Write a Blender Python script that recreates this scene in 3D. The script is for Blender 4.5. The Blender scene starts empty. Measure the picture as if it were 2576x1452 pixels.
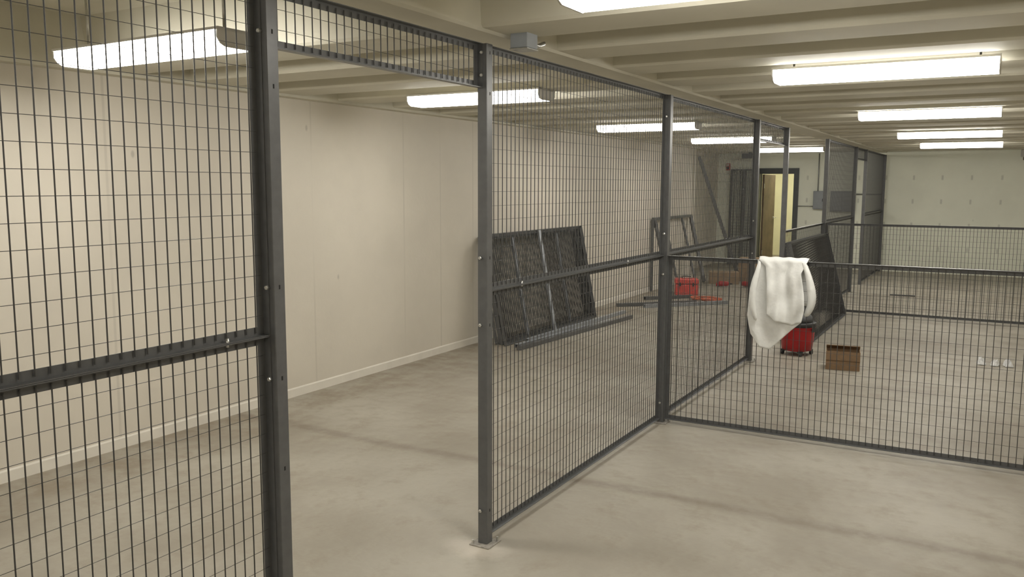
import bpy, math, random
from mathutils import Vector, Matrix
random.seed(7)
scn = bpy.context.scene
COL = scn.collection
R = math.radians

# ------------------------------------------------------------------ helpers
class MB:
    """collects simple shapes; build() links them as ONE mesh object"""
    def __init__(s): s.v = []; s.f = []; s.sm = []
    def add(s, vs, fs, smooth=False, M=None):
        o = len(s.v)
        for p in vs:
            p = Vector(p)
            s.v.append(M @ p if M else p)
        for f in fs:
            s.f.append([i + o for i in f]); s.sm.append(smooth)
        return s
    def box(s, x0, x1, y0, y1, z0, z1, M=None, bev=0.0):
        if bev <= 0:
            vs = [(x, y, z) for z in (z0, z1) for y in (y0, y1) for x in (x0, x1)]
            return s.add(vs, [(0, 2, 3, 1), (4, 5, 7, 6), (0, 1, 5, 4), (2, 6, 7, 3), (0, 4, 6, 2), (1, 3, 7, 5)], False, M)
        b = bev
        prof = [(x0 + b, y0), (x1 - b, y0), (x1, y0 + b), (x1, y1 - b), (x1 - b, y1), (x0 + b, y1), (x0, y1 - b), (x0, y0 + b)]
        inn = [(x0 + b, y0 + b), (x1 - b, y0 + b), (x1 - b, y0 + b), (x1 - b, y1 - b), (x1 - b, y1 - b), (x0 + b, y1 - b), (x0 + b, y1 - b), (x0 + b, y0 + b)]
        vs = [(a, c, z0) for a, c in inn] + [(a, c, z0 + b) for a, c in prof] + [(a, c, z1 - b) for a, c in prof] + [(a, c, z1) for a, c in inn]
        fs = [tuple(reversed(range(8))), tuple(range(24, 32))]
        for k in range(3):
            for i in range(8):
                j = (i + 1) % 8
                fs.append((k * 8 + i, k * 8 + j, k * 8 + 8 + j, k * 8 + 8 + i))
        return s.add(vs, fs, False, M)
    def tube(s, pts, r, n=8, caps=True, smooth=True, M=None):
        pts = [Vector(p) for p in pts]; N = len(pts)
        rs = r if isinstance(r, (list, tuple)) else [r] * N
        vs = []; ref = None
        for i, p in enumerate(pts):
            t = (pts[min(i + 1, N - 1)] - pts[max(i - 1, 0)]).normalized()
            if ref is None:
                ref = Vector((0, 0, 1)) if abs(t.z) < .9 else Vector((1, 0, 0))
            u = t.cross(ref).normalized(); w = u.cross(t).normalized(); ref = w
            for k in range(n):
                a = 2 * math.pi * k / n + math.pi / n
                vs.append(p + (u * math.cos(a) + w * math.sin(a)) * rs[i])
        fs = [(i * n + k, i * n + (k + 1) % n, (i + 1) * n + (k + 1) % n, (i + 1) * n + k) for i in range(N - 1) for k in range(n)]
        s.add(vs, fs, smooth, M)
        if caps:
            o = len(s.v) - N * n
            s.f.append([o + k for k in reversed(range(n))]); s.sm.append(False)
            s.f.append([o + (N - 1) * n + k for k in range(n)]); s.sm.append(False)
        return s
    def lathe(s, prof, n=28, M=None, smooth=True):
        vs = [(r * math.cos(2 * math.pi * k / n), r * math.sin(2 * math.pi * k / n), z) for r, z in prof for k in range(n)]
        fs = [(i * n + k, i * n + (k + 1) % n, (i + 1) * n + (k + 1) % n, (i + 1) * n + k) for i in range(len(prof) - 1) for k in range(n)]
        fs += [tuple(reversed(range(n))), tuple((len(prof) - 1) * n + k for k in range(n))]
        return s.add(vs, fs, smooth, M)
    def prism(s, prof, a, b, axis='x', M=None):
        """closed 2D profile extruded from a to b along axis ('x': profile is (y,z); 'y': (x,z))"""
        n = len(prof)
        mk = (lambda t, p: (t, p[0], p[1])) if axis == 'x' else (lambda t, p: (p[0], t, p[1]))
        vs = [mk(a, p) for p in prof] + [mk(b, p) for p in prof]
        fs = [(i, (i + 1) % n, n + (i + 1) % n, n + i) for i in range(n)] + [tuple(reversed(range(n))), tuple(range(n, 2 * n))]
        return s.add(vs, fs, False, M)
    def build(s, name, mat, parent=None, loc=None, solid=None, sub=0):
        me = bpy.data.meshes.new(name)
        me.from_pydata([tuple(p) for p in s.v], [], s.f)
        me.polygons.foreach_set('use_smooth', s.sm)
        me.validate(); 
        me.materials.append(mat)
        o = bpy.data.objects.new(name, me); COL.objects.link(o)
        if parent: o.parent = parent
        if loc: o.location = loc
        if solid:
            m = o.modifiers.new('solid', 'SOLIDIFY'); m.thickness = solid; m.offset = 0
        if sub:
            m = o.modifiers.new('sub', 'SUBSURF'); m.levels = sub; m.render_levels = sub
        return o

def thing(name, label, cat, loc=(0, 0, 0), rot=(0, 0, 0), group=None):
    o = bpy.data.objects.new(name, None); COL.objects.link(o)
    o.empty_display_size = .1
    o.location = loc; o.rotation_euler = rot
    o['label'] = label; o['category'] = cat
    if group: o['group'] = group
    return o
def tag(o, label, cat, group=None):
    o['label'] = label; o['category'] = cat
    if group: o['group'] = group
    return o
def struct(name, mb, mat, label=None, parent=None, **k):
    o = mb.build(name, mat, parent, **k)
    if parent is None: o['kind'] = 'structure'
    return o
def dup(root, loc, rot, label=None, group=None):
    r = root.copy(); COL.objects.link(r); r.location = loc; r.rotation_euler = rot
    if label: r['label'] = label
    if group: r['group'] = group
    for ch in list(root.children):
        c = ch.copy(); COL.objects.link(c); c.parent = r
        for g in list(ch.children):
            d = g.copy(); COL.objects.link(d); d.parent = c
    return r

# ------------------------------------------------------------------ materials
def new_mat(name):
    m = bpy.data.materials.new(name); m.use_nodes = True
    nt = m.node_tree; b = nt.nodes['Principled BSDF']
    return m, nt, b
def N(nt, t, **k):
    n = nt.nodes.new(t)
    for a, v in k.items(): setattr(n, a, v)
    return n
def simple(name, col, rough=.6, metal=0., noise=.06, scale=12., bump=0., spec=.5):
    m, nt, b = new_mat(name)
    b.inputs['Roughness'].default_value = rough; b.inputs['Metallic'].default_value = metal
    b.inputs['Specular IOR Level'].default_value = spec
    tc = N(nt, 'ShaderNodeTexCoord'); nz = N(nt, 'ShaderNodeTexNoise')
    nz.inputs['Scale'].default_value = scale; nz.inputs['Detail'].default_value = 5
    nt.links.new(tc.outputs['Object'], nz.inputs['Vector'])
    rp = N(nt, 'ShaderNodeValToRGB')
    lo = [c * (1 - noise) for c in col]; hi = [min(1, c * (1 + noise)) for c in col]
    rp.color_ramp.elements[0].position = .3; rp.color_ramp.elements[0].color = (*lo, 1)
    rp.color_ramp.elements[1].position = .7; rp.color_ramp.elements[1].color = (*hi, 1)
    nt.links.new(nz.outputs['Fac'], rp.inputs['Fac']); nt.links.new(rp.outputs['Color'], b.inputs['Base Color'])
    if bump:
        bp = N(nt, 'ShaderNodeBump'); bp.inputs['Strength'].default_value = bump; bp.inputs['Distance'].default_value = .01
        nt.links.new(nz.outputs['Fac'], bp.inputs['Height']); nt.links.new(bp.outputs['Normal'], b.inputs['Normal'])
    return m
def math_n(nt, op, a, b=None, c=None, clamp=False):
    n = N(nt, 'ShaderNodeMath', operation=op, use_clamp=clamp)
    for i, x in enumerate((a, b, c)):
        if x is None: continue
        if isinstance(x, (int, float)): n.inputs[i].default_value = x
        else: nt.links.new(x, n.inputs[i])
    return n.outputs[0]
def mixc(nt, fac, a, b):
    n = N(nt, 'ShaderNodeMix', data_type='RGBA')
    if isinstance(fac, (int, float)): n.inputs[0].default_value = fac
    else: nt.links.new(fac, n.inputs[0])
    for i, x in ((6, a), (7, b)):
        if isinstance(x, tuple): n.inputs[i].default_value = (*x, 1)
        else: nt.links.new(x, n.inputs[i])
    return n.outputs[2]
def noise(nt, vec, scale, detail=4, rough=.55):
    n = N(nt, 'ShaderNodeTexNoise'); n.inputs['Scale'].default_value = scale
    n.inputs['Detail'].default_value = detail; n.inputs['Roughness'].default_value = rough
    nt.links.new(vec, n.inputs['Vector']); return n.outputs['Fac']
def smooth(nt, x, a, b):
    n = N(nt, 'ShaderNodeMapRange', interpolation_type='SMOOTHSTEP')
    nt.links.new(x, n.inputs[0]); n.inputs[1].default_value = a; n.inputs[2].default_value = b
    return n.outputs[0]

def painted_wall(name, col, axis, seams=(), grid=None, marks=.9):
    """painted concrete; axis = coordinate running along the wall; seams = form-board lines; grid = tie-hole marks"""
    m, nt, b = new_mat(name)
    b.inputs['Roughness'].default_value = .62
    geo = N(nt, 'ShaderNodeNewGeometry'); sep = N(nt, 'ShaderNodeSeparateXYZ')
    nt.links.new(geo.outputs['Position'], sep.inputs[0])
    P = geo.outputs['Position']; u = sep.outputs[axis]; z = sep.outputs['Z']
    n1 = noise(nt, P, 1.3, 4); n2 = noise(nt, P, 9, 5)
    c = mixc(nt, smooth(nt, n1, .3, .7), tuple(x * .95 for x in col), tuple(min(1, x * 1.03) for x in col))
    c = mixc(nt, math_n(nt, 'MULTIPLY', n2, .08), c, tuple(x * .8 for x in col))
    for s in seams:
        d = math_n(nt, 'ABSOLUTE', math_n(nt, 'SUBTRACT', u, s))
        f = math_n(nt, 'SUBTRACT', 1., smooth(nt, d, .004, .014))
        f = math_n(nt, 'MULTIPLY', f, math_n(nt, 'MULTIPLY', smooth(nt, n1, .3, .6), .28))
        c = mixc(nt, f, c, tuple(x * .55 for x in col))
    # scattered dark scuffs, taller than wide
    mp = N(nt, 'ShaderNodeMapping'); mp.inputs['Scale'].default_value = (1, 1, .55) if axis == 'Y' else (1, 1, .55)
    nt.links.new(P, mp.inputs['Vector'])
    vo = N(nt, 'ShaderNodeTexVoronoi'); vo.inputs['Scale'].default_value = 1.9
    vo.inputs['Randomness'].default_value = 1.0
    nt.links.new(mp.outputs[0], vo.inputs['Vector'])
    f = math_n(nt, 'SUBTRACT', 1., smooth(nt, vo.outputs['Distance'], .012, .035))
    c = mixc(nt, math_n(nt, 'MULTIPLY', f, .45 * marks), c, tuple(x * .4 for x in col))
    if grid:
        du, u0, dz, z0, zt = grid
        fu = math_n(nt, 'ABSOLUTE', math_n(nt, 'SUBTRACT', math_n(nt, 'FRACT', math_n(nt, 'DIVIDE', math_n(nt, 'SUBTRACT', u, u0), du)), .5))
        fz = math_n(nt, 'ABSOLUTE', math_n(nt, 'SUBTRACT', math_n(nt, 'FRACT', math_n(nt, 'DIVIDE', math_n(nt, 'SUBTRACT', z, z0), dz)), .5))
        a = math_n(nt, 'SUBTRACT', 1., smooth(nt, fu, .02, .05)); q = math_n(nt, 'SUBTRACT', 1., smooth(nt, fz, .06, .13))
        f = math_n(nt, 'MULTIPLY', math_n(nt, 'MULTIPLY', a, q), math_n(nt, 'LESS_THAN', z, zt))
        c = mixc(nt, math_n(nt, 'MULTIPLY', f, .45), c, tuple(x * .45 for x in col))
    nt.links.new(c, b.inputs['Base Color'])
    bp = N(nt, 'ShaderNodeBump'); bp.inputs['Strength'].default_value = .12; bp.inputs['Distance'].default_value = .01
    nt.links.new(noise(nt, P, 26, 4), bp.inputs['Height']); nt.links.new(bp.outputs['Normal'], b.inputs['Normal'])
    return m

def floor_material():
    m, nt, b = new_mat('sealed_concrete_floor')
    geo = N(nt, 'ShaderNodeNewGeometry'); sep = N(nt, 'ShaderNodeSeparateXYZ'); P = geo.outputs['Position']
    nt.links.new(P, sep.inputs[0]); x, y = sep.outputs['X'], sep.outputs['Y']
    n1 = noise(nt, P, 1.1, 6, .6); n2 = noise(nt, P, 4.5, 6, .65); n3 = noise(nt, P, 30, 3)
    c = mixc(nt, smooth(nt, n1, .32, .66), FLOOR_A, FLOOR_B)
    c = mixc(nt, math_n(nt, 'MULTIPLY', smooth(nt, n2, .45, .75), .55), c, FLOOR_C)
    c = mixc(nt, math_n(nt, 'MULTIPLY', n3, .12), c, (.2, .18, .15))
    # brown staining along the foot of the left wall
    f = math_n(nt, 'MULTIPLY', math_n(nt, 'SUBTRACT', 1., smooth(nt, math_n(nt, 'SUBTRACT', x, -2.87), .1, .95)), math_n(nt, 'MULTIPLY', smooth(nt, n2, .3, .65), .55))
    c = mixc(nt, f, c, (.21, .165, .115))
    # dirty saw-cut joint running across the room, and a second one farther on
    for y0, k in ((1.06, .50), (6.15, .35), (-4.1, .5)):
        w = math_n(nt, 'MULTIPLY', math_n(nt, 'SUBTRACT', noise(nt, P, 1.6, 3), .5), .10)
        d = math_n(nt, 'ABSOLUTE', math_n(nt, 'SUBTRACT', math_n(nt, 'ADD', y, w), y0))
        f = math_n(nt, 'SUBTRACT', 1., smooth(nt, d, .0, .09))
        f = math_n(nt, 'MULTIPLY', f, math_n(nt, 'MULTIPLY', smooth(nt, n2, .25, .55), k))
        c = mixc(nt, f, c, (.17, .135, .105))
    # pale drilling dust round the foot of the door-side post
    dx = math_n(nt, 'ADD', x, .03); dy = math_n(nt, 'MULTIPLY', math_n(nt, 'ADD', y, .05), 1.5)
    d = math_n(nt, 'SQRT', math_n(nt, 'ADD', math_n(nt, 'MULTIPLY', dx, dx), math_n(nt, 'MULTIPLY', dy, dy)))
    d = math_n(nt, 'ADD', d, math_n(nt, 'MULTIPLY', math_n(nt, 'SUBTRACT', n2, .5), .18))
    f = math_n(nt, 'MULTIPLY', math_n(nt, 'SUBTRACT', 1., smooth(nt, d, .04, .22)), .6)
    c = mixc(nt, f, c, (.62, .57, .50))
    nt.links.new(c, b.inputs['Base Color'])
    rr = N(nt, 'ShaderNodeMapRange'); nt.links.new(n2, rr.inputs[0]); rr.inputs[3].default_value = .42; rr.inputs[4].default_value = .62
    nt.links.new(rr.outputs[0], b.inputs['Roughness']); b.inputs['Specular IOR Level'].default_value = .35
    bp = N(nt, 'ShaderNodeBump'); bp.inputs['Strength'].default_value = .08; bp.inputs['Distance'].default_value = .01
    nt.links.new(n3, bp.inputs['Height']); nt.links.new(bp.outputs['Normal'], b.inputs['Normal'])
    return m
FLOOR_A = (.30, .27, .222); FLOOR_B = (.415, .39, .33); FLOOR_C = (.25, .21, .16)
WALL = (.66, .615, .53)
M = {}
M['floor'] = floor_material()
M['wall_left'] = painted_wall('cream_wall_left', WALL, 'Y', seams=(-1.1, .1, 1.95, 3.19, 3.8, 4.41, 5.6), marks=.9)
M['wall_back'] = painted_wall('pale_wall_back', (.86, .875, .76), 'X', grid=(.51, .26, .47, .72, 2.3), marks=.6)
M['wall'] = painted_wall('cream_wall', WALL, 'X')
M['skirt'] = simple('pale_skirting_paint', (.69, .655, .58), .6, noise=.05, scale=6)
M['ceiling'] = simple('painted_concrete_ceiling', (.58, .555, .46), .7, noise=.07, scale=2.2, bump=.15)
M['steel'] = simple('dark_grey_powder_coat', (.108, .110, .112), .34, noise=.10, scale=25, spec=.5)
M['wire'] = simple('dark_grey_wire', (.058, .058, .057), .38, noise=.10, scale=40, spec=.6)
M['steel_worn'] = simple('grey_galvanised_steel', (.36, .38, .41), .40, .35, noise=.15, scale=18)
M['dusty'] = simple('dusty_grey_plate', (.30, .28, .25), .7, noise=.35, scale=60)
M['bolt'] = simple('zinc_bolt', (.62, .62, .60), .28, .9, noise=.08, scale=60)
M['hole'] = simple('dark_bolt_hole', (.012, .012, .012), .8)
M['white_metal'] = simple('white_enamel_metal', (.55, .53, .48), .45, noise=.03)
M['conduit'] = simple('grey_conduit', (.30, .31, .31), .4, .5)
M['box_grey'] = simple('grey_painted_box', (.27, .29, .31), .5)
M['black'] = simple('black_plastic', (.03, .03, .032), .45)
M['darkgrey'] = simple('dark_grey_plastic', (.075, .078, .082), .5)
M['red'] = simple('red_plastic', (.38, .012, .016), .38, noise=.10)
M['redorange'] = simple('bright_red_plastic', (.62, .07, .055), .45, noise=.1)
M['orange'] = simple('orange_rubber', (.55, .13, .06), .5, noise=.15)
M['card'] = simple('brown_cardboard', (.25, .16, .09), .8, noise=.12, scale=20)
M['card_old'] = simple('faded_cardboard', (.30, .21, .13), .85, noise=.15, scale=14)
M['cloth'] = simple('white_cotton_cloth', (.74, .745, .73), .9, noise=.04, scale=30, bump=.3, spec=.2)
M['wood'] = simple('brown_wood_door', (.17, .125, .085), .5, noise=.25, scale=5)
M['door_frame'] = simple('dark_grey_door_frame', (.075, .082, .085), .45)
M['hall'] = simple('cream_hall_paint', (.80, .78, .60), .7, noise=.04, scale=3)
M['alarm'] = simple('red_alarm_enamel', (.45, .03, .02), .4)
m, nt, b = new_mat('clear_plastic_wrap')
b.inputs['Base Color'].default_value = (.93, .94, .95, 1); b.inputs['Roughness'].default_value = .22
b.inputs['Transmission Weight'].default_value = .25; b.inputs['IOR'].default_value = 1.35
M['plastic'] = m
def emit(name, col, s):
    m, nt, b = new_mat(name)
    b.inputs['Base Color'].default_value = (.8, .8, .8, 1)
    b.inputs['Emission Color'].default_value = (*col, 1); b.inputs['Emission Strength'].default_value = s
    return m
M['lens'] = emit('glowing_acrylic_lens', (1, .965, .885), 9.0)
M['hall_lens'] = emit('glowing_hall_lens', (1, .95, .78), 9.0)

# ------------------------------------------------------------------ dimensions
XL, XR = -2.87, 2.87
YF, YB = -6.0, 15.5
JOG = 12.1; XJ = -3.45
SOF, SLAB = 2.41, 2.70
PW = .0508                      # post section
HF, MID, LOW = 2.35, 1.225, .03  # fence top, joint between the stacked panels, foot of the lower panel
POSTS = dict(A=-1.33, B=0., C=2.46, D=4.99, E=6.29, F=8.80, G=11.43, H=12.60, I=15.38)

# ------------------------------------------------------------------ room
struct('floor', MB().box(XJ - .3, XR + .2, YF - .2, YB + 3.2, -.15, 0), M['floor'])
struct('wall_left', MB().box(XL - .25, XL, YF, JOG, 0, 2.95).box(XJ - .2, XJ, JOG - .2, YB, 0, 2.95).box(XJ, XL - .25, JOG - .2, JOG, 0, 2.95), M['wall_left'])
struct('wall_right', MB().box(XR, XR + .2, YF, YB, 0, 2.95), M['wall'])
struct('wall_front', MB().box(XL - .25, XR + .2, YF - .2, YF, 0, 2.95), M['wall'])
DX0, DX1, DZ = -2.55, -1.77, 2.03
struct('wall_back', MB().box(XJ - .2, DX0, YB, YB + .2, 0, 2.95).box(DX1, XR + .2, YB, YB + .2, 0, 2.95).box(DX0, DX1, YB, YB + .2, DZ, 2.95), M['wall_back'])
struct('baseboard_left', MB().prism([(XL, 0), (XL + .016, 0), (XL + .010, .062), (XL + .003, .072), (XL, .072)], YF, JOG, 'y'), M['skirt'])
# slab with cast ribs across the room
mb = MB().box(XJ - .3, XR + .2, YF - .2, YB + .2, SLAB, SLAB + .15)
ribs = [-.05 + .74 * k for k in range(0, 21)] + [-2.4, -3.14, -3.88, -4.62, -5.36]
for y in ribs:
    a, c = y, y + .35
    prof = [(a, SOF + .014), (a + .014, SOF), (c - .014, SOF), (c, SOF + .014), (c + .055, SLAB + .02), (a - .055, SLAB + .02)]
    mb.prism(list(reversed(prof)), (XJ - .1) if y > JOG else XL - .05, XR + .05)
struct('ceiling', mb, M['ceiling'])
struct('trim_1', MB().prism([(-.30, SLAB + .05), (-.30, SOF - .005), (-.29, SOF - .012), (-.012, SOF - .012), (.0, SOF - .0), (.02, SLAB + .05)], YF, YB, 'y'), M['ceiling'])
struct('trim_2', MB().prism([(XL - .01, SLAB + .05), (XL - .01, SOF - .02), (XL + .10, SOF - .02), (XL + .12, SLAB + .05)], YF, JOG, 'y'), M['ceiling'])

# doorway in the far wall: frame, open leaf, hallway behind
struct('door_1', MB().box(DX0 - .07, DX0 + .03, YB - .045, YB + .2, 0, DZ + .07).box(DX1 - .03, DX1 + .07, YB - .045, YB + .2, 0, DZ + .07)
       .box(DX0 + .03, DX1 - .03, YB - .045, YB + .2, DZ - .05, DZ + .07), M['door_frame'])
leaf = thing('open_door_leaf', 'brown wooden door leaf standing open into the lit hallway', 'door', (DX0 + .035, YB + .2, .01), (0, 0, R(84)))
MB().box(0, .72, -.045, 0, 0, 1.96, bev=.003).build('door_panel', M['wood'], leaf)
h = MB().tube([(.66, -.045, 1.0), (.66, -.10, 1.0), (.56, -.10, 1.0)], .01)
h.lathe([(.028, 0), (.028, .006), (.012, .01)], 16, Matrix.Translation((.66, -.045, 1.0)) @ Matrix.Rotation(R(90), 4, 'X'))
h.build('door_handle', M['bolt'], leaf)
for z_ in (.2, 1.66): MB().box(-.004, .012, -.05, -.043, z_, z_ + .1).build('hinge', M['bolt'], leaf)
hb = MB().box(-3.4, -3.3, YB + .2, YB + 3.0, 0, 2.5).box(-.9, -.8, YB + .2, YB + 3.0, 0, 2.5).box(-3.4, -.8, YB + 3.0, YB + 3.1, 0, 2.5)
struct('wall_hallway', hb, M['hall'])
struct('ceiling_hallway', MB().box(-3.4, -.8, YB + .2, YB + 3.1, 2.5, 2.6), M['hall'])

# ------------------------------------------------------------------ light fixtures
def make_light(name, label, group, rods=.0, lens='lens', L=1.17):
    t = thing(name, label, 'light', group=group)
    h = L / 2
    W2 = .125
    lens_prof = [(-W2, .068), (-W2, .035), (-W2 + .018, .010), (-W2 + .045, 0), (W2 - .045, 0), (W2 - .018, .010), (W2, .035), (W2, .068)]
    MB().prism(lens_prof, -h + .006, h - .006).build('lens', M[lens], t)
    MB().box(-h, h, -.134, .134, .068, .080).build('housing', M['white_metal'], t)
    cap = [(y * 1.03, z - .002 if z < .01 else z) for y, z in lens_prof[:-1]] + [(W2 * 1.03, .082), (-W2 * 1.03, .082)]
    for s in (-1, 1):
        a = s * h
        MB().prism(cap, min(a, a - s * .008), max(a, a - s * .008)).build('end_cap', M['white_metal'], t)
    if rods:
        for s in (-1, 1):
            MB().tube([(s * (h - .10), 0, .08), (s * (h - .10), 0, .08 + rods)], .006, 6).build('hanger_rod', M['bolt'], t)
    return t
ZL = 2.325
GR, GL = 'fluorescent lights in the right hand bay', 'fluorescent lights in the left hand bay'
fix = [
 (1.29, -.60, .30, 0, 'nearest wraparound ceiling light, cut off by the top edge right of centre', GR),
 (1.41, 1.97, .30, 0, 'long glowing ceiling light, largest of the four over the half height fences', GR),
 (1.42, 5.35, .30, 0, 'glowing ceiling light second from front in the right hand row of four', GR),
 (1.43, 8.70, .30, 0, 'glowing ceiling light third back in the right hand row, just above the farthest', GR),
 (1.44, 12.1, .30, 0, 'farthest ceiling light in the right hand row, close to the far wall', GR),
 (-1.61, -.50, .30, -2, 'large glowing ceiling light seen through the mesh at upper left', GL),
 (-1.46, 2.27, .30, 0, 'glowing ceiling light crossed by the post right of the open doorway', GL),
 (-1.47, 5.90, .30, 0, 'glowing ceiling light crossed by the post where the half height fence begins', GL),
 (-1.37, 9.05, .30, 0, 'glowing ceiling light above the leaning post in the left hand bay', GL),
 (-1.28, 12.5, .30, 0, 'farthest ceiling light of the left hand bay, over the hallway door', GL),
 (1.40, -4.2, .30, 0, 'unseen wraparound ceiling light added behind the viewpoint to light the right hand bay', GR),  # unseen pair from here on, repeats the rows to light the foreground
 (-1.50, -4.0, .30, 0, 'unseen wraparound ceiling light added behind the viewpoint to light the left hand bay', GL),
]
first = None
for x, y, rods, rz, lab, g in fix:
    near = min(abs(y - (r_ + .175)) for r_ in ribs) < .19
    if first is None:
        first = make_light('fluorescent_light', lab, g, rods=.298); first.location = (x, y, ZL); first.rotation_euler = (0, 0, R(rz))
        shortl = None
    elif not near:
        dup(first, (x, y, ZL), (0, 0, R(rz)), lab, g)
    elif shortl is None:
        shortl = make_light('fluorescent_light', lab, g); shortl.location = (x, y, ZL + .009); shortl.rotation_euler = (0, 0, R(rz))
    else:
        dup(shortl, (x, y, ZL + .009), (0, 0, R(rz)), lab, g)
for o_ in list(COL.objects):
    if o_.name.startswith('fluorescent_light') and abs(o_.location.x + 1.61) < .001: o_.scale = (1.08, 1, 1)
hl = make_light('hallway_light', 'warm ceiling light in the hallway beyond the far door', None, lens='hall_lens')
hl.location = (-2.0, YB + 1.6, 2.42); hl.rotation_euler = (0, 0, R(90))

# ------------------------------------------------------------------ wire mesh panels
DV, DH = .0402, .0656
def angle_frame(L, H, F=.030, T=.003, leg=.030):
    """angle-iron border: face flange in the plane w=0..T, outer leg standing out to w=leg. local x = length, y = w, z = height"""
    mb = MB()
    mb.box(0, L, 0, T, 0, F).box(0, L, 0, T, H - F, H).box(0, F, 0, T, F, H - F).box(L - F, L, 0, T, F, H - F)
    mb.box(0, L, T, leg, 0, T).box(0, L, T, leg, H - T, H).box(0, T, T, leg, T, H - T).box(L - T, L, T, leg, T, H - T)
    return mb
def wires(L, H, r=.0023, rh=.0009, dv=DV, dh=DH, w0=.003, stiff=False):
    mb = MB(); m = .012
    n = max(1, round((L - .02) / dv)); d = L / n
    for i in range(1, n):
        x = i * d
        mb.tube([(x, w0 + 2 * rh + r, m), (x, w0 + 2 * rh + r, H - m)], r, 6, caps=False)
    k = max(1, round(H / dh)); e = H / k
    for j in range(1, k):
        z = j * e
        mb.tube([(m, w0 + rh, z), (L - m, w0 + rh, z)], rh, 6, caps=False)
    return mb
def panel(name, label, L, H, loc, rot, cat='fence panel', group=None, mirror=False, bolts=(), bars=()):
    """wire mesh panel thing > frame, wire_mesh, stiffener, bolts"""
    t = thing(name, label, cat, loc, rot, group)
    fr = angle_frame(L, H); wi = wires(L, H)
    if mirror:
        for q in (fr, wi):
            q.v = [Vector((p.x, -p.y, p.z)) for p in q.v]; q.f = [list(reversed(f)) for f in q.f]
    fr.build('frame', M['steel'], t); wi.build('wire_mesh', M['wire'], t)
    s = -1 if mirror else 1
    for x in bars:
        MB().box(x - .026, x + .026, min(s * .004, s * .026), max(s * .004, s * .026), .003, H - .003).build('stiffener_bar', M['steel_worn' if name == 'spare_mesh_panel' else 'steel'], t)
    for (bx, bz) in bolts:          # small zinc carriage bolts clamping the stacked frames together
        mb_ = MB().tube([(bx, s * .017, bz - .012), (bx, s * .017, bz + .016)], .006, 8)
        mb_.build('bolt', M['bolt'], t)
    return t

# main partition: local x -> world Y, local y (w) -> world +X, so rotate 90 and mirror w
def fence_panel(y0, y1, z0, z1, label, bolts=(), g='mesh panels of the full height partition'):
    return panel('wire_mesh_panel', label, y1 - y0, z1 - z0, (-PW, y0, z0), (0, 0, R(90)), 'fence panel', g, mirror=True, bolts=bolts)
P = POSTS
YN = -3.74
fence_panel(YN, P['A'], LOW, MID, 'lower dark grey wire mesh panel at left, nearest the camera', bolts=((2.41 - .17, MID - LOW),))
fence_panel(YN, P['A'], MID + .001, HF, 'upper dark grey wire mesh panel at left, in front of the large ceiling light')
fence_panel(P['A'] + PW, P['B'], 2.155, HF, 'short wire mesh transom panel above the near open doorway')
fence_panel(P['B'] + PW, P['C'], LOW, MID, 'lower wire mesh panel right of the near doorway, ending at the fence corner', bolts=((.34, MID - LOW), (1.75, MID - LOW)))
fence_panel(P['B'] + PW, P['C'], MID + .001, HF, 'upper wire mesh panel right of the near doorway, below the ceiling beam')
fence_panel(P['C'] + PW, P['D'], LOW, MID, 'lower wire mesh panel seen through the half height fence, left of the white cloth')
fence_panel(P['C'] + PW, P['D'], MID + .001, HF, 'upper wire mesh panel in the bay beyond the half height fence corner')
fence_panel(P['D'] + PW, P['E'], 2.155, HF, 'short transom mesh panel over the second doorway, by the hallway door')
fence_panel(P['E'] + PW, P['F'], LOW, MID, 'lower wire mesh panel with an open gap above and spare panels leaning on it')
fence_panel(P['F'] + PW, P['G'], LOW, MID, 'lower wire mesh panel just beyond the far half height fence')
fence_panel(P['F'] + PW, P['G'], MID + .001, HF, 'upper wire mesh panel in front of the wall boxes')
fence_panel(P['G'] + PW, P['H'], 2.155, HF, 'farthest short transom panel over the narrow third doorway')
fence_panel(P['H'] + PW, P['I'], LOW, MID, 'lower wire mesh panel meeting the far wall')
fence_panel(P['H'] + PW, P['I'], MID + .001, HF, 'upper wire mesh panel meeting the far wall')

def post(y, label, bolts=(), holes=(), near=True, top=HF):
    t = thing('fence_post', label, 'post', (-PW / 2, y + PW / 2, 0), group='square steel posts of the partition')
    h = PW / 2
    MB().box(-h, h, -h, h, 0, top, bev=.0025).build('tube', M['steel'], t)
    if near:
        MB().box(-.055, .055, -.060, .060, 0, .006, bev=.002).build('base_plate', M['dusty'], t)
        for sx, sy in ((-1, -1), (1, 1)):
            MB().tube([(sx * .042, sy * .045, .006), (sx * .042, sy * .045, .024)], .0065, 6, smooth=False).build('anchor_bolt', M['bolt'], t)
    Rx = Matrix.Rotation(R(90), 4, 'X')
    for z, dx in bolts:      # hex heads on the face towards the camera side of the bay
        mb_ = MB()
        mb_.lathe([(.0085, 0), (.0085, .007), (.006, .009)], 6, Matrix.Translation((dx, -h - .003, z)) @ Rx, smooth=False)
        mb_.build('bolt', M['bolt'], t)
    for z in holes:
        MB().box(h - .001, h + .0006, -.003, .003, z - .007, z + .007).build('bolt_hole', M['hole'], t)
    return t
post(P['A'], 'nearest dark grey post, left side of the near open doorway', ((2.20, 0), (1.385, 0), (1.08, 0), (.17, 0)), (2.20, 2.03, 1.385, 1.08, .77))
post(P['B'], 'dark grey post standing on dusty floor at the right of the near doorway', ((2.31, 0), (2.21, 0), (1.385, -.008), (1.07, -.008), (.17, -.008)), (2.31, 2.13, 1.385, 1.07, .17))
post(P['C'], 'dark grey corner post where the near half height fence meets the tall mesh', ((2.20, 0), (1.38, 0), (1.09, 0), (.15, 0)), ())
post(P['D'], 'dark grey post just left of the white cloth', ((1.385, 0), (1.07, 0)))
post(P['E'], 'slim grey post in front of the bright hallway opening', near=False)
post(P['F'], 'grey post between the hallway door and the grey wall boxes', near=False)
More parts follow.
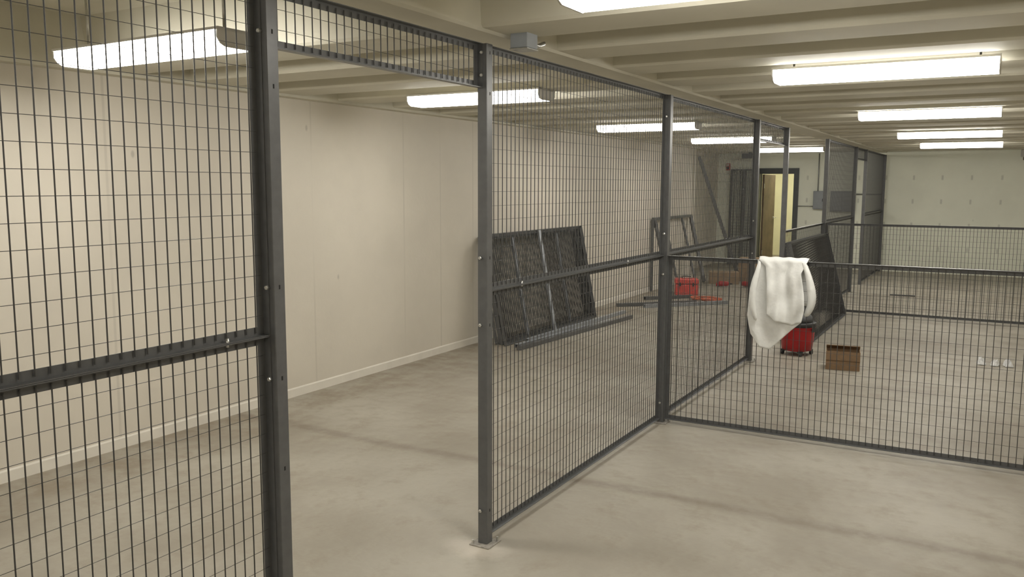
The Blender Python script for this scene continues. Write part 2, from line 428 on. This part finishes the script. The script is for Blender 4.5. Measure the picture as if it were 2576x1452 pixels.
post(P['G'], 'dark grey post at the left of the narrow far doorway', near=False)
post(P['H'], 'grey post at the right of the narrow far doorway', near=False)
post(P['I'], 'last grey post, fixed against the far wall', near=False)

# half-height fences running across to the right wall (leg towards the camera, -Y)
def cross_panel(y, x0, x1, label):
    return panel('half_height_fence', label, x1 - x0, MID - LOW, (x0, y, LOW), (0, 0, 0), 'fence', None, mirror=True)
cross_panel(P['C'] + .034, 0.002, XR - .01, 'near half height wire mesh fence with the white cloth over its top rail')
cross_panel(P['F'] + .034, 0.002, XR - .01, 'far half height wire mesh fence crossing the room behind the shop vacuum')

# ------------------------------------------------------------------ spare panels leaning on things
def lean_panel(base, wall_dir, ang, L, H, label, group, yaw=0., bars=(), mirror=True):
    """stand a spare panel at base, its top tipped by ang degrees towards wall_dir (+1: +X, -1: -X)"""
    t = panel('spare_mesh_panel', label, L, H, base, (0, 0, 0), 'mesh panel', group, mirror=mirror, bars=bars)
    Mx = Matrix.Translation(base) @ Matrix.Rotation(R(yaw), 4, 'Z') @ Matrix.Rotation(R(90), 4, 'Z') @ Matrix.Rotation(R(ang) * wall_dir, 4, 'X')
    t.matrix_world = Mx
    t.location, q, sc = Mx.decompose(); t.rotation_euler = q.to_euler()
    return t
# pile against the left wall
G1 = 'spare mesh panels leaning on the left wall'
for k in range(4):
    lean_panel((-2.528 - .034 * k, 4.50 - .02 * (k % 2), 0.002), -1, 11, 2.30, 1.18,
               'wire mesh panel in the leaning pile, behind the front one with the pale centre bar', G1, bars=(.6, 1.7) if k == 1 else ())
lean_panel((-2.494, 4.44, 0.002), -1, 11, 2.36, 1.21, 'front wire mesh panel of the pile on the left wall, with a pale centre bar', G1, bars=(1.18,))
# pile against the open bay of the partition
G2 = 'spare mesh panels leaning in the open bay'
for k in range(3):
    lean_panel((.241 + .032 * k, 6.36 + .006 * k, 0.002), -1, 14.5, 2.36, 1.12,
               'spare wire mesh panel inside the dark pile behind the red shop vacuum' if k < 2 else 'front spare mesh panel of the dark pile behind the red shop vacuum', G2, mirror=True)
# tall panels by the hallway door
for k in range(4):
    t = panel('tall_mesh_panel', 'front tall wire mesh panel standing left of the hallway door' if k == 3 else 'tall wire mesh panel behind the front one, left of the hallway door', .62, 2.08,
              (-3.15 + .012 * k, YB - .075 - .036 * k, .002), (R(-1.4), 0, 0), 'mesh panel', 'tall mesh panels by the hallway door', mirror=True, bars=(.29,))

# ------------------------------------------------------------------ loose steel on the floor
def bar_between(name, label, a, b, w, h, mat, cat, group=None, channel=False):
    a = Vector(a); b = Vector(b); d = b - a; L = d.length
    t = MB()
    if channel:
        T = .003
        t.box(0, L, -w / 2, w / 2, h - T, h).box(0, L, -w / 2, -w / 2 + T, 0, h - T).box(0, L, w / 2 - T, w / 2, 0, h - T)
    else:
        t.box(0, L, -w / 2, w / 2, 0, h, bev=.002)
    o = t.build(name, mat)
    q = d.to_track_quat('X', 'Z'); o.rotation_euler = q.to_euler(); o.location = a
    return tag(o, label, cat, group)
GS = 'loose steel on the left bay floor'
bar_between('steel_channel', 'long pale grey channel lying on the floor in front of the leaning panels', (-2.33, 4.42, .001), (-2.14, 6.55, .001), .055, .04, M['steel_worn'], 'steel bar', GS, True)
bar_between('steel_post', 'square steel post with a dark open end, front of the bars on the left floor', (-2.25, 4.32, .001), (-2.04, 6.95, .001), .05, .05, M['steel'], 'steel bar', GS)
bar_between('steel_channel', 'grey channel poking out past the right end of the leaning panel pile', (-2.39, 4.75, .001), (-2.30, 7.35, .001), .05, .04, M['steel_worn'], 'steel bar', GS, True)
bar_between('steel_post', 'grey post lying behind the fence corner post, pointing to the right', (-2.62, 7.85, .001), (-1.75, 8.75, .001), .05, .05, M['steel'], 'steel bar', GS)
bar_between('steel_channel', 'grey channel lying under the orange cord by the corner post', (-2.25, 7.95, .001), (-1.35, 8.95, .001), .06, .05, M['steel_worn'], 'steel bar', GS, True)
bar_between('steel_channel', 'short grey channel beside the red tool case on the floor', (-2.55, 8.75, .001), (-2.0, 9.35, .001), .07, .05, M['steel'], 'steel bar', GS, True)
bar_between('leaning_post', 'dark steel post leaning diagonally against the left wall near its corner', (-2.10, 12.35, .004), (-2.80, 11.95, 2.24), .055, .055, M['steel'], 'post')
bar_between('floor_strip', 'thin dark strip lying on the floor beyond the far half height fence', (.61, 11.3, .001), (.97, 11.32, .001), .03, .02, M['steel'], 'steel bar')

# empty welded frame leaning on the left wall
fr = thing('leaning_steel_frame', 'empty dark steel frame with slanted legs leaning on the left wall', 'frame')
def fbar(a, b, w, nm):
    a = Vector(a); b = Vector(b); d = b - a
    t = MB().box(0, d.length, -w / 2, w / 2, -w / 2, w / 2)
    o = t.build(nm, M['steel'], fr); o.rotation_euler = d.to_track_quat('X', 'Z').to_euler(); o.location = a
    return o
fbar((-2.82, 9.80, 1.18), (-2.82, 11.72, 1.18), .045, 'top_rail')
fbar((-2.45, 9.65, .025), (-2.82, 9.84, 1.17), .045, 'leg')
fbar((-2.45, 10.05, .025), (-2.82, 10.32, 1.17), .03, 'leg')
fbar((-2.45, 10.95, .025), (-2.82, 11.20, 1.17), .03, 'leg')
fbar((-2.45, 11.42, .025), (-2.82, 11.70, 1.17), .05, 'leg')
fbar((-2.835, 9.80, .01), (-2.835, 9.80, 1.17), .04, 'wall_leg')

# ------------------------------------------------------------------ boxes, tools, odds and ends
def carton(name, label, loc, rz, sx, sy, sz, mat, flaps=True, group=None):
    t = thing(name, label, 'box', loc, (0, 0, R(rz)), group)
    T = .006
    b_ = MB().box(-sx / 2, sx / 2, -sy / 2, sy / 2, 0, T)
    b_.box(-sx / 2, sx / 2, -sy / 2, -sy / 2 + T, T, sz).box(-sx / 2, sx / 2, sy / 2 - T, sy / 2, T, sz)
    b_.box(-sx / 2, -sx / 2 + T, -sy / 2 + T, sy / 2 - T, T, sz).box(sx / 2 - T, sx / 2, -sy / 2 + T, sy / 2 - T, T, sz)
    b_.build('carton_body', M[mat], t)
    if flaps:
        o = MB().box(-sx / 2, sx / 2, -.003, .003, 0, sy * .40).build('flap', M[mat], t)
        o.location = (0, sy / 2 - .003, sz); o.rotation_euler = (R(62), 0, 0)
        o = MB().box(-sx / 2, sx / 2, -.003, .003, 0, sy * .40).build('flap', M[mat], t)
        o.location = (0, -sy / 2 - .003, sz - .002); o.rotation_euler = (R(172), 0, 0)
    else:
        MB().box(-sx / 2, sx / 2, -sy / 2, sy / 2, sz, sz + .004).build('lid', M[mat], t)
    return t
carton('cardboard_box', 'small brown cardboard box on the floor behind the near half height fence', (.83, 5.13, 0), 9, .30, .20, .175, 'card', True)
carton('cardboard_carton', 'larger faded cardboard carton against the left bay clutter', (-2.15, 11.6, 0), 20, .50, .34, .20, 'card_old', False, 'cartons in the left bay')
carton('cardboard_carton', 'taller faded carton right behind the two small red items', (-1.85, 12.2, 0), 8, .36, .30, .42, 'card_old', False, 'cartons in the left bay')

# shop vacuum
v = thing('shop_vacuum', 'red shop vacuum with a dark grey motor head, on the floor below the white cloth', 'vacuum cleaner', (.31, 5.62, 0), (0, 0, R(-20)))
MB().lathe([(.125, .045), (.150, .055), (.165, .20), (.172, .285), (.176, .29), (.176, .305)], 32).build('tank', M['red'], v)
MB().lathe([(.182, .300), (.182, .335), (.168, .345)], 32).build('rim', M['black'], v)
MB().lathe([(.150, .345), (.145, .385), (.115, .425), (.06, .445)], 32).build('motor_head', M['darkgrey'], v)
MB().tube([(-.075, 0, .43), (-.06, 0, .475), (0, 0, .49), (.06, 0, .475), (.075, 0, .43)], .011, 8).build('handle', M['black'], v)
MB().tube([(-.165, -.03, .25), (-.20, -.035, .25), (-.235, -.04, .225), (-.245, -.05, .18)], .022, 10).build('hose', M['darkgrey'], v)
for k in range(4):
    a = R(45 + 90 * k); c = MB()
    c.box(-.02, .02, -.02, .02, .035, .055, Matrix.Translation((.135 * math.cos(a), .135 * math.sin(a), 0)))
    c.tube([(.145 * math.cos(a) - .012, .145 * math.sin(a), .021), (.145 * math.cos(a) + .012, .145 * math.sin(a), .021)], .0205, 14)
    c.build('caster', M['black'], v)
for s in (-1, 1):
    MB().box(s * .176 - .008, s * .176 + .008, -.022, .022, .25, .33).build('latch', M['black'], v)

# red tool case, small red items, cord
tc = thing('tool_case', 'bright red tool case on the floor right of the fence corner post', 'tool box', (-2.21, 9.70, 0), (0, 0, R(20)))
MB().box(-.18, .18, -.10, .10, 0, .17, bev=.012).build('case_body', M['redorange'], tc)
MB().box(-.185, .185, -.105, .105, .175, .26, bev=.015).build('case_lid', M['redorange'], tc)
MB().tube([(-.07, 0, .258), (-.07, 0, .29), (.07, 0, .29), (.07, 0, .258)], .009, 8).build('case_handle', M['black'], tc)
for s in (-1, 1):
    MB().box(s * .10 - .015, s * .10 + .015, -.112, -.103, .145, .20).build('latch', M['black'], tc)
pts = []
for k in range(90):
    a = k * .35; r_ = .13 + .03 * math.sin(k * .9)
    pts.append((r_ * 1.5 * math.cos(a), r_ * math.sin(a) * .9, .012 + .035 * abs(math.sin(k * .23))))
o = MB().tube(pts, .011, 6).build('extension_cord', M['orange'], None, (-1.72, 9.15, 0)); tag(o, 'loose heap of orange extension cord between the steel bars and the fence', 'cord')
def power_tool(label, loc, rz):
    t = thing('power_tool', label, 'tool', loc, (0, 0, R(rz)), 'small red tools by the cartons')
    mb_ = MB().tube([(-.11, 0, .055), (-.05, 0, .06), (.06, 0, .06), (.09, 0, .06)], [.035, .045, .042, .025], 14)
    mb_.build('motor_body', M['red'], t)
    MB().tube([(.09, 0, .06), (.15, 0, .06)], .014, 10).build('chuck', M['black'], t)
    MB().box(-.09, -.05, -.018, .018, .015, .10, Matrix.Translation((-.02, .06, -.01)) @ Matrix.Rotation(R(-60), 4, 'X')).build('grip', M['black'], t)
    MB().box(-.13, -.03, .09, .16, .002, .05, bev=.006).build('battery', M['red'], t)
    return t
power_tool('small red power tool on the floor at the foot of the faded cartons, left one', (-1.98, 11.0, 0), 15)
power_tool('small red power tool nearest the tall post, right of the other one', (-1.62, 11.15, 0), -30)

# crumpled clear plastic pieces
def wrap(label, loc, rz, sx, sy, seed):
    rnd = random.Random(seed); n = 9; vs = []; fs = []
    for j in range(n):
        for i in range(n):
            u, w = i / (n - 1) - .5, j / (n - 1) - .5
            e = max(abs(u), abs(w)) * 2
            vs.append((u * sx + rnd.uniform(-.006, .006), w * sy + rnd.uniform(-.008, .008), .006 + (1 - e ** 2) * rnd.uniform(.02, .085)))
    for j in range(n - 1):
        for i in range(n - 1):
            a = j * n + i; fs.append((a, a + 1, a + n + 1, a + n))
    o = MB().add(vs, fs).build('plastic_wrap', M['plastic'], None, loc, solid=.0015); o.rotation_euler = (0, 0, R(rz))
    return tag(o, label, 'plastic wrap', 'shiny plastic scraps on the floor')
wrap('crumpled clear plastic scrap on the floor, left piece of three at right', (1.975, 6.02, 0), 10, .07, .11, 1)
wrap('brightest crumpled plastic scrap on the floor, middle piece of three at right', (2.09, 6.02, 0), -10, .065, .12, 2)
wrap('crumpled clear plastic scrap on the floor, right piece of three at right', (2.20, 6.02, 0), 15, .07, .11, 3)

# ------------------------------------------------------------------ white garment over the near half-height fence
YR0, YR1 = P['C'] + .0, P['C'] + .036       # rail front / back edges
def lerp(a, b, t): return a + (b - a) * t
def interp(tab, t):
    for (t0, v0), (t1, v1) in zip(tab, tab[1:]):
        if t <= t1: return lerp(v0, v1, (t - t0) / (t1 - t0))
    return tab[-1][1]
g = thing('white_garment', 'crumpled white cloth garment hanging over the top rail of the near half fence', 'clothing', (.82, P['C'] + .018, MID))
def sheet(rows, cols, fn):
    vs = [fn(i / (cols - 1), j / (rows - 1)) for j in range(rows) for i in range(cols)]
    fs = [(j * cols + i, j * cols + i + 1, (j + 1) * cols + i + 1, (j + 1) * cols + i) for j in range(rows - 1) for i in range(cols - 1)]
    return MB().add(vs, fs, True)
def body(u, t):
    # t 0 = short back hem, .2 to .32 = over the rail, 1 = front hem of the upper layer
    if t < .20:
        k = 1 - t / .20
        z = -.30 * k; y = .030 + .020 * k; xl, xr = -.16, .14
    elif t < .32:
        k = (t - .20) / .12
        y = .032 * math.cos(math.pi * k); z = .010 + .012 * math.sin(math.pi * k)
        xl = lerp(-.18, -.165, k); xr = .15
    else:
        k = (t - .32) / .68
        zb = interp([(0, -.36), (.3, -.40), (.7, -.42), (1, -.39)], u)
        z = zb * k + .006 * (1 - k); y = -.052 - .030 * k ** .7
        xl = interp([(0, -.165), (.12, -.115), (.5, -.10), (1, -.095)], k)
        xr = interp([(0, .15), (.2, .115), (.6, .145), (.8, .15), (1, .135)], k)
    x = lerp(xl, xr, u)
    if t > .32:
        am = .005 + .013 * k ** .6
        y -= am * (math.sin(u * 8 + .8 * math.sin(k * 4)) + .45 * math.sin(u * 19 + 2 * k) + .25 * math.sin(k * 14 + u * 5))
    z += .0025 * math.sin(u * 23)
    return (x, y, z)
sheet(54, 44, body).build('garment_body', M['cloth'], g, solid=.003)
def under(u, k):
    zb = interp([(0, -.50), (.2, -.585), (.4, -.60), (.6, -.53), (.8, -.46), (1, -.40)], u)
    z = lerp(.004, zb, k)
    xl = interp([(0, -.175), (.12, -.17), (.42, -.215), (.75, -.228), (1, -.20)], k)
    xr = interp([(0, .12), (.5, .12), (1, .125)], k)
    x = lerp(xl, xr, u)
    y = -.040 - .012 * k ** .5 - (.020 * k ** .5) * max(0, 1 - u * 2.2)
    y -= .007 * k ** .5 * (math.sin(u * 15 + 1.4 * math.sin(k * 5)) + .4 * math.sin(k * 17 - u * 9))
    return (x, y, z)
sheet(48, 36, under).build('lower_layer', M['cloth'], g, solid=.003)
def sleeve(pts, rs, nm='sleeve'):
    mb_ = MB(); mb_.tube(pts, rs, 16)
    # flatten and crease
    for p in mb_.v:
        p.x += .006 * math.sin(p.z * 60)
    o = mb_.build(nm, M['cloth'], g, sub=1); return o
sleeve([(.115, -.050, .012), (.150, -.062, -.06), (.180, -.066, -.14), (.195, -.064, -.22), (.180, -.06, -.30), (.150, -.056, -.36)], [.014, .020, .026, .030, .027, .016])
sleeve([(-.160, -.046, .004), (-.165, -.062, -.06), (-.178, -.078, -.14), (-.190, -.085, -.24), (-.180, -.085, -.33), (-.165, -.075, -.41)], [.012, .016, .022, .024, .020, .010])

# ------------------------------------------------------------------ things on the far wall and ceiling
eb = thing('electrical_box', 'grey metal electrical box with a conduit, on the wall right of the hallway door', 'electrical box', (-1.27, YB, 1.24))
MB().box(-.11, .11, -.10, 0, 0, .38, bev=.004).build('enclosure', M['box_grey'], eb)
MB().box(-.10, .10, -.108, -.10, .015, .365, bev=.003).build('cover', M['box_grey'], eb)
MB().box(.075, .09, -.118, -.108, .16, .22).build('switch_handle', M['black'], eb)
MB().tube([(-.03, -.05, .38), (-.03, -.05, 1.16)], .011, 8).build('conduit', M['conduit'], eb)
MB().tube([(-.11, -.04, .06), (-.43, -.04, .06)], .008, 8).build('wall_conduit', M['conduit'], eb)
eb2 = thing('breaker_cabinet', 'wide grey electrical cabinet seen through the mesh on the far wall', 'electrical box', (-.80, YB, 1.20))
MB().box(-.24, .24, -.11, 0, 0, .42, bev=.004).build('enclosure', M['box_grey'], eb2)
MB().box(-.225, -.005, -.118, -.11, .015, .405, bev=.003).build('cover', M['box_grey'], eb2)
MB().box(.005, .225, -.118, -.11, .015, .405, bev=.003).build('cover', M['box_grey'], eb2)
MB().tube([(.24, -.05, .36), (.75, -.05, .36)], .012, 8).build('wall_conduit', M['conduit'], eb2)
al = thing('fire_alarm', 'small red fire alarm high on the far wall left of the hallway door', 'alarm', (-3.22, YB, 2.06))
MB().box(-.04, .04, -.045, 0, 0, .15, bev=.006).build('housing', M['alarm'], al)
MB().lathe([(.028, 0), (.028, .012), (.02, .016)], 16, Matrix.Translation((0, -.045, .05)) @ Matrix.Rotation(R(90), 4, 'X')).build('horn_grille', M['hole'], al)
MB().box(-.025, .025, -.06, -.045, .095, .135, bev=.004).build('strobe_lens', M['white_metal'], al)
sg = thing('ceiling_speaker_box', 'dark grey box hanging from the ceiling above the hallway door', 'ceiling box', (-2.55, 14.7, SOF - .12))
MB().box(-.16, .16, -.06, .06, 0, .10, bev=.008).build('housing', M['darkgrey'], sg)
MB().tube([(0, 0, .10), (0, 0, .125)], .03, 12).build('mount', M['steel'], sg)
jb = thing('junction_box', 'small galvanised junction box fixed under the ceiling beam beside the tall mesh', 'electrical box', (.078, .20, SOF - .072))
MB().box(-.045, .045, -.05, .05, .006, .075, bev=.003).build('enclosure', M['box_grey'], jb)
MB().box(-.048, .048, -.053, .053, 0, .006, bev=.002).build('cover_plate', M['bolt'], jb)
MB().tube([(0, .06, .04), (0, .14, .04), (0, .20, .06)], .010, 8).build('connector', M['bolt'], jb)
em = thing('emergency_light', 'pale box with a brown base at the far right edge, high on the wall', 'emergency light', (2.42, YB + .003, 2.22))
MB().box(-.10, .10, -.08, 0, .06, .20, bev=.008).build('housing', M['white_metal'], em)
MB().box(-.06, .06, -.06, 0, 0, .06, bev=.006).build('base', M['wood'], em)

# ------------------------------------------------------------------ camera, world, view
cam = bpy.data.cameras.new('camera'); co = bpy.data.objects.new('camera', cam); COL.objects.link(co)
F_PX = 2138.72
cam.sensor_fit = 'HORIZONTAL'; cam.sensor_width = 36.0; cam.lens = 36.0 * F_PX / 2576
cam.clip_start = .02; cam.clip_end = 100
yaw, pitch, roll = .5185, -.1211, .0036
f = Vector((-math.sin(yaw) * math.cos(pitch), math.cos(yaw) * math.cos(pitch), math.sin(pitch)))
r = f.cross(Vector((0, 0, 1))).normalized(); u = r.cross(f)
r2 = r * math.cos(roll) + u * math.sin(roll); u2 = -r * math.sin(roll) + u * math.cos(roll)
co.matrix_world = Matrix(((r2.x, u2.x, -f.x, 2.0338), (r2.y, u2.y, -f.y, -3.331), (r2.z, u2.z, -f.z, 1.72), (0, 0, 0, 1)))
scn.camera = co
w = bpy.data.worlds.new('world'); scn.world = w; w.use_nodes = True
w.node_tree.nodes['Background'].inputs[0].default_value = (.9, .88, .8, 1); w.node_tree.nodes['Background'].inputs[1].default_value = .02
vs = scn.view_settings
scn.display_settings.display_device = 'sRGB'
vs.view_transform = 'Standard'; vs.look = 'None'; vs.gamma = 1; vs.use_curve_mapping = False
vs.exposure = 1.5
scn.cycles.max_bounces = 8; scn.cycles.diffuse_bounces = 5
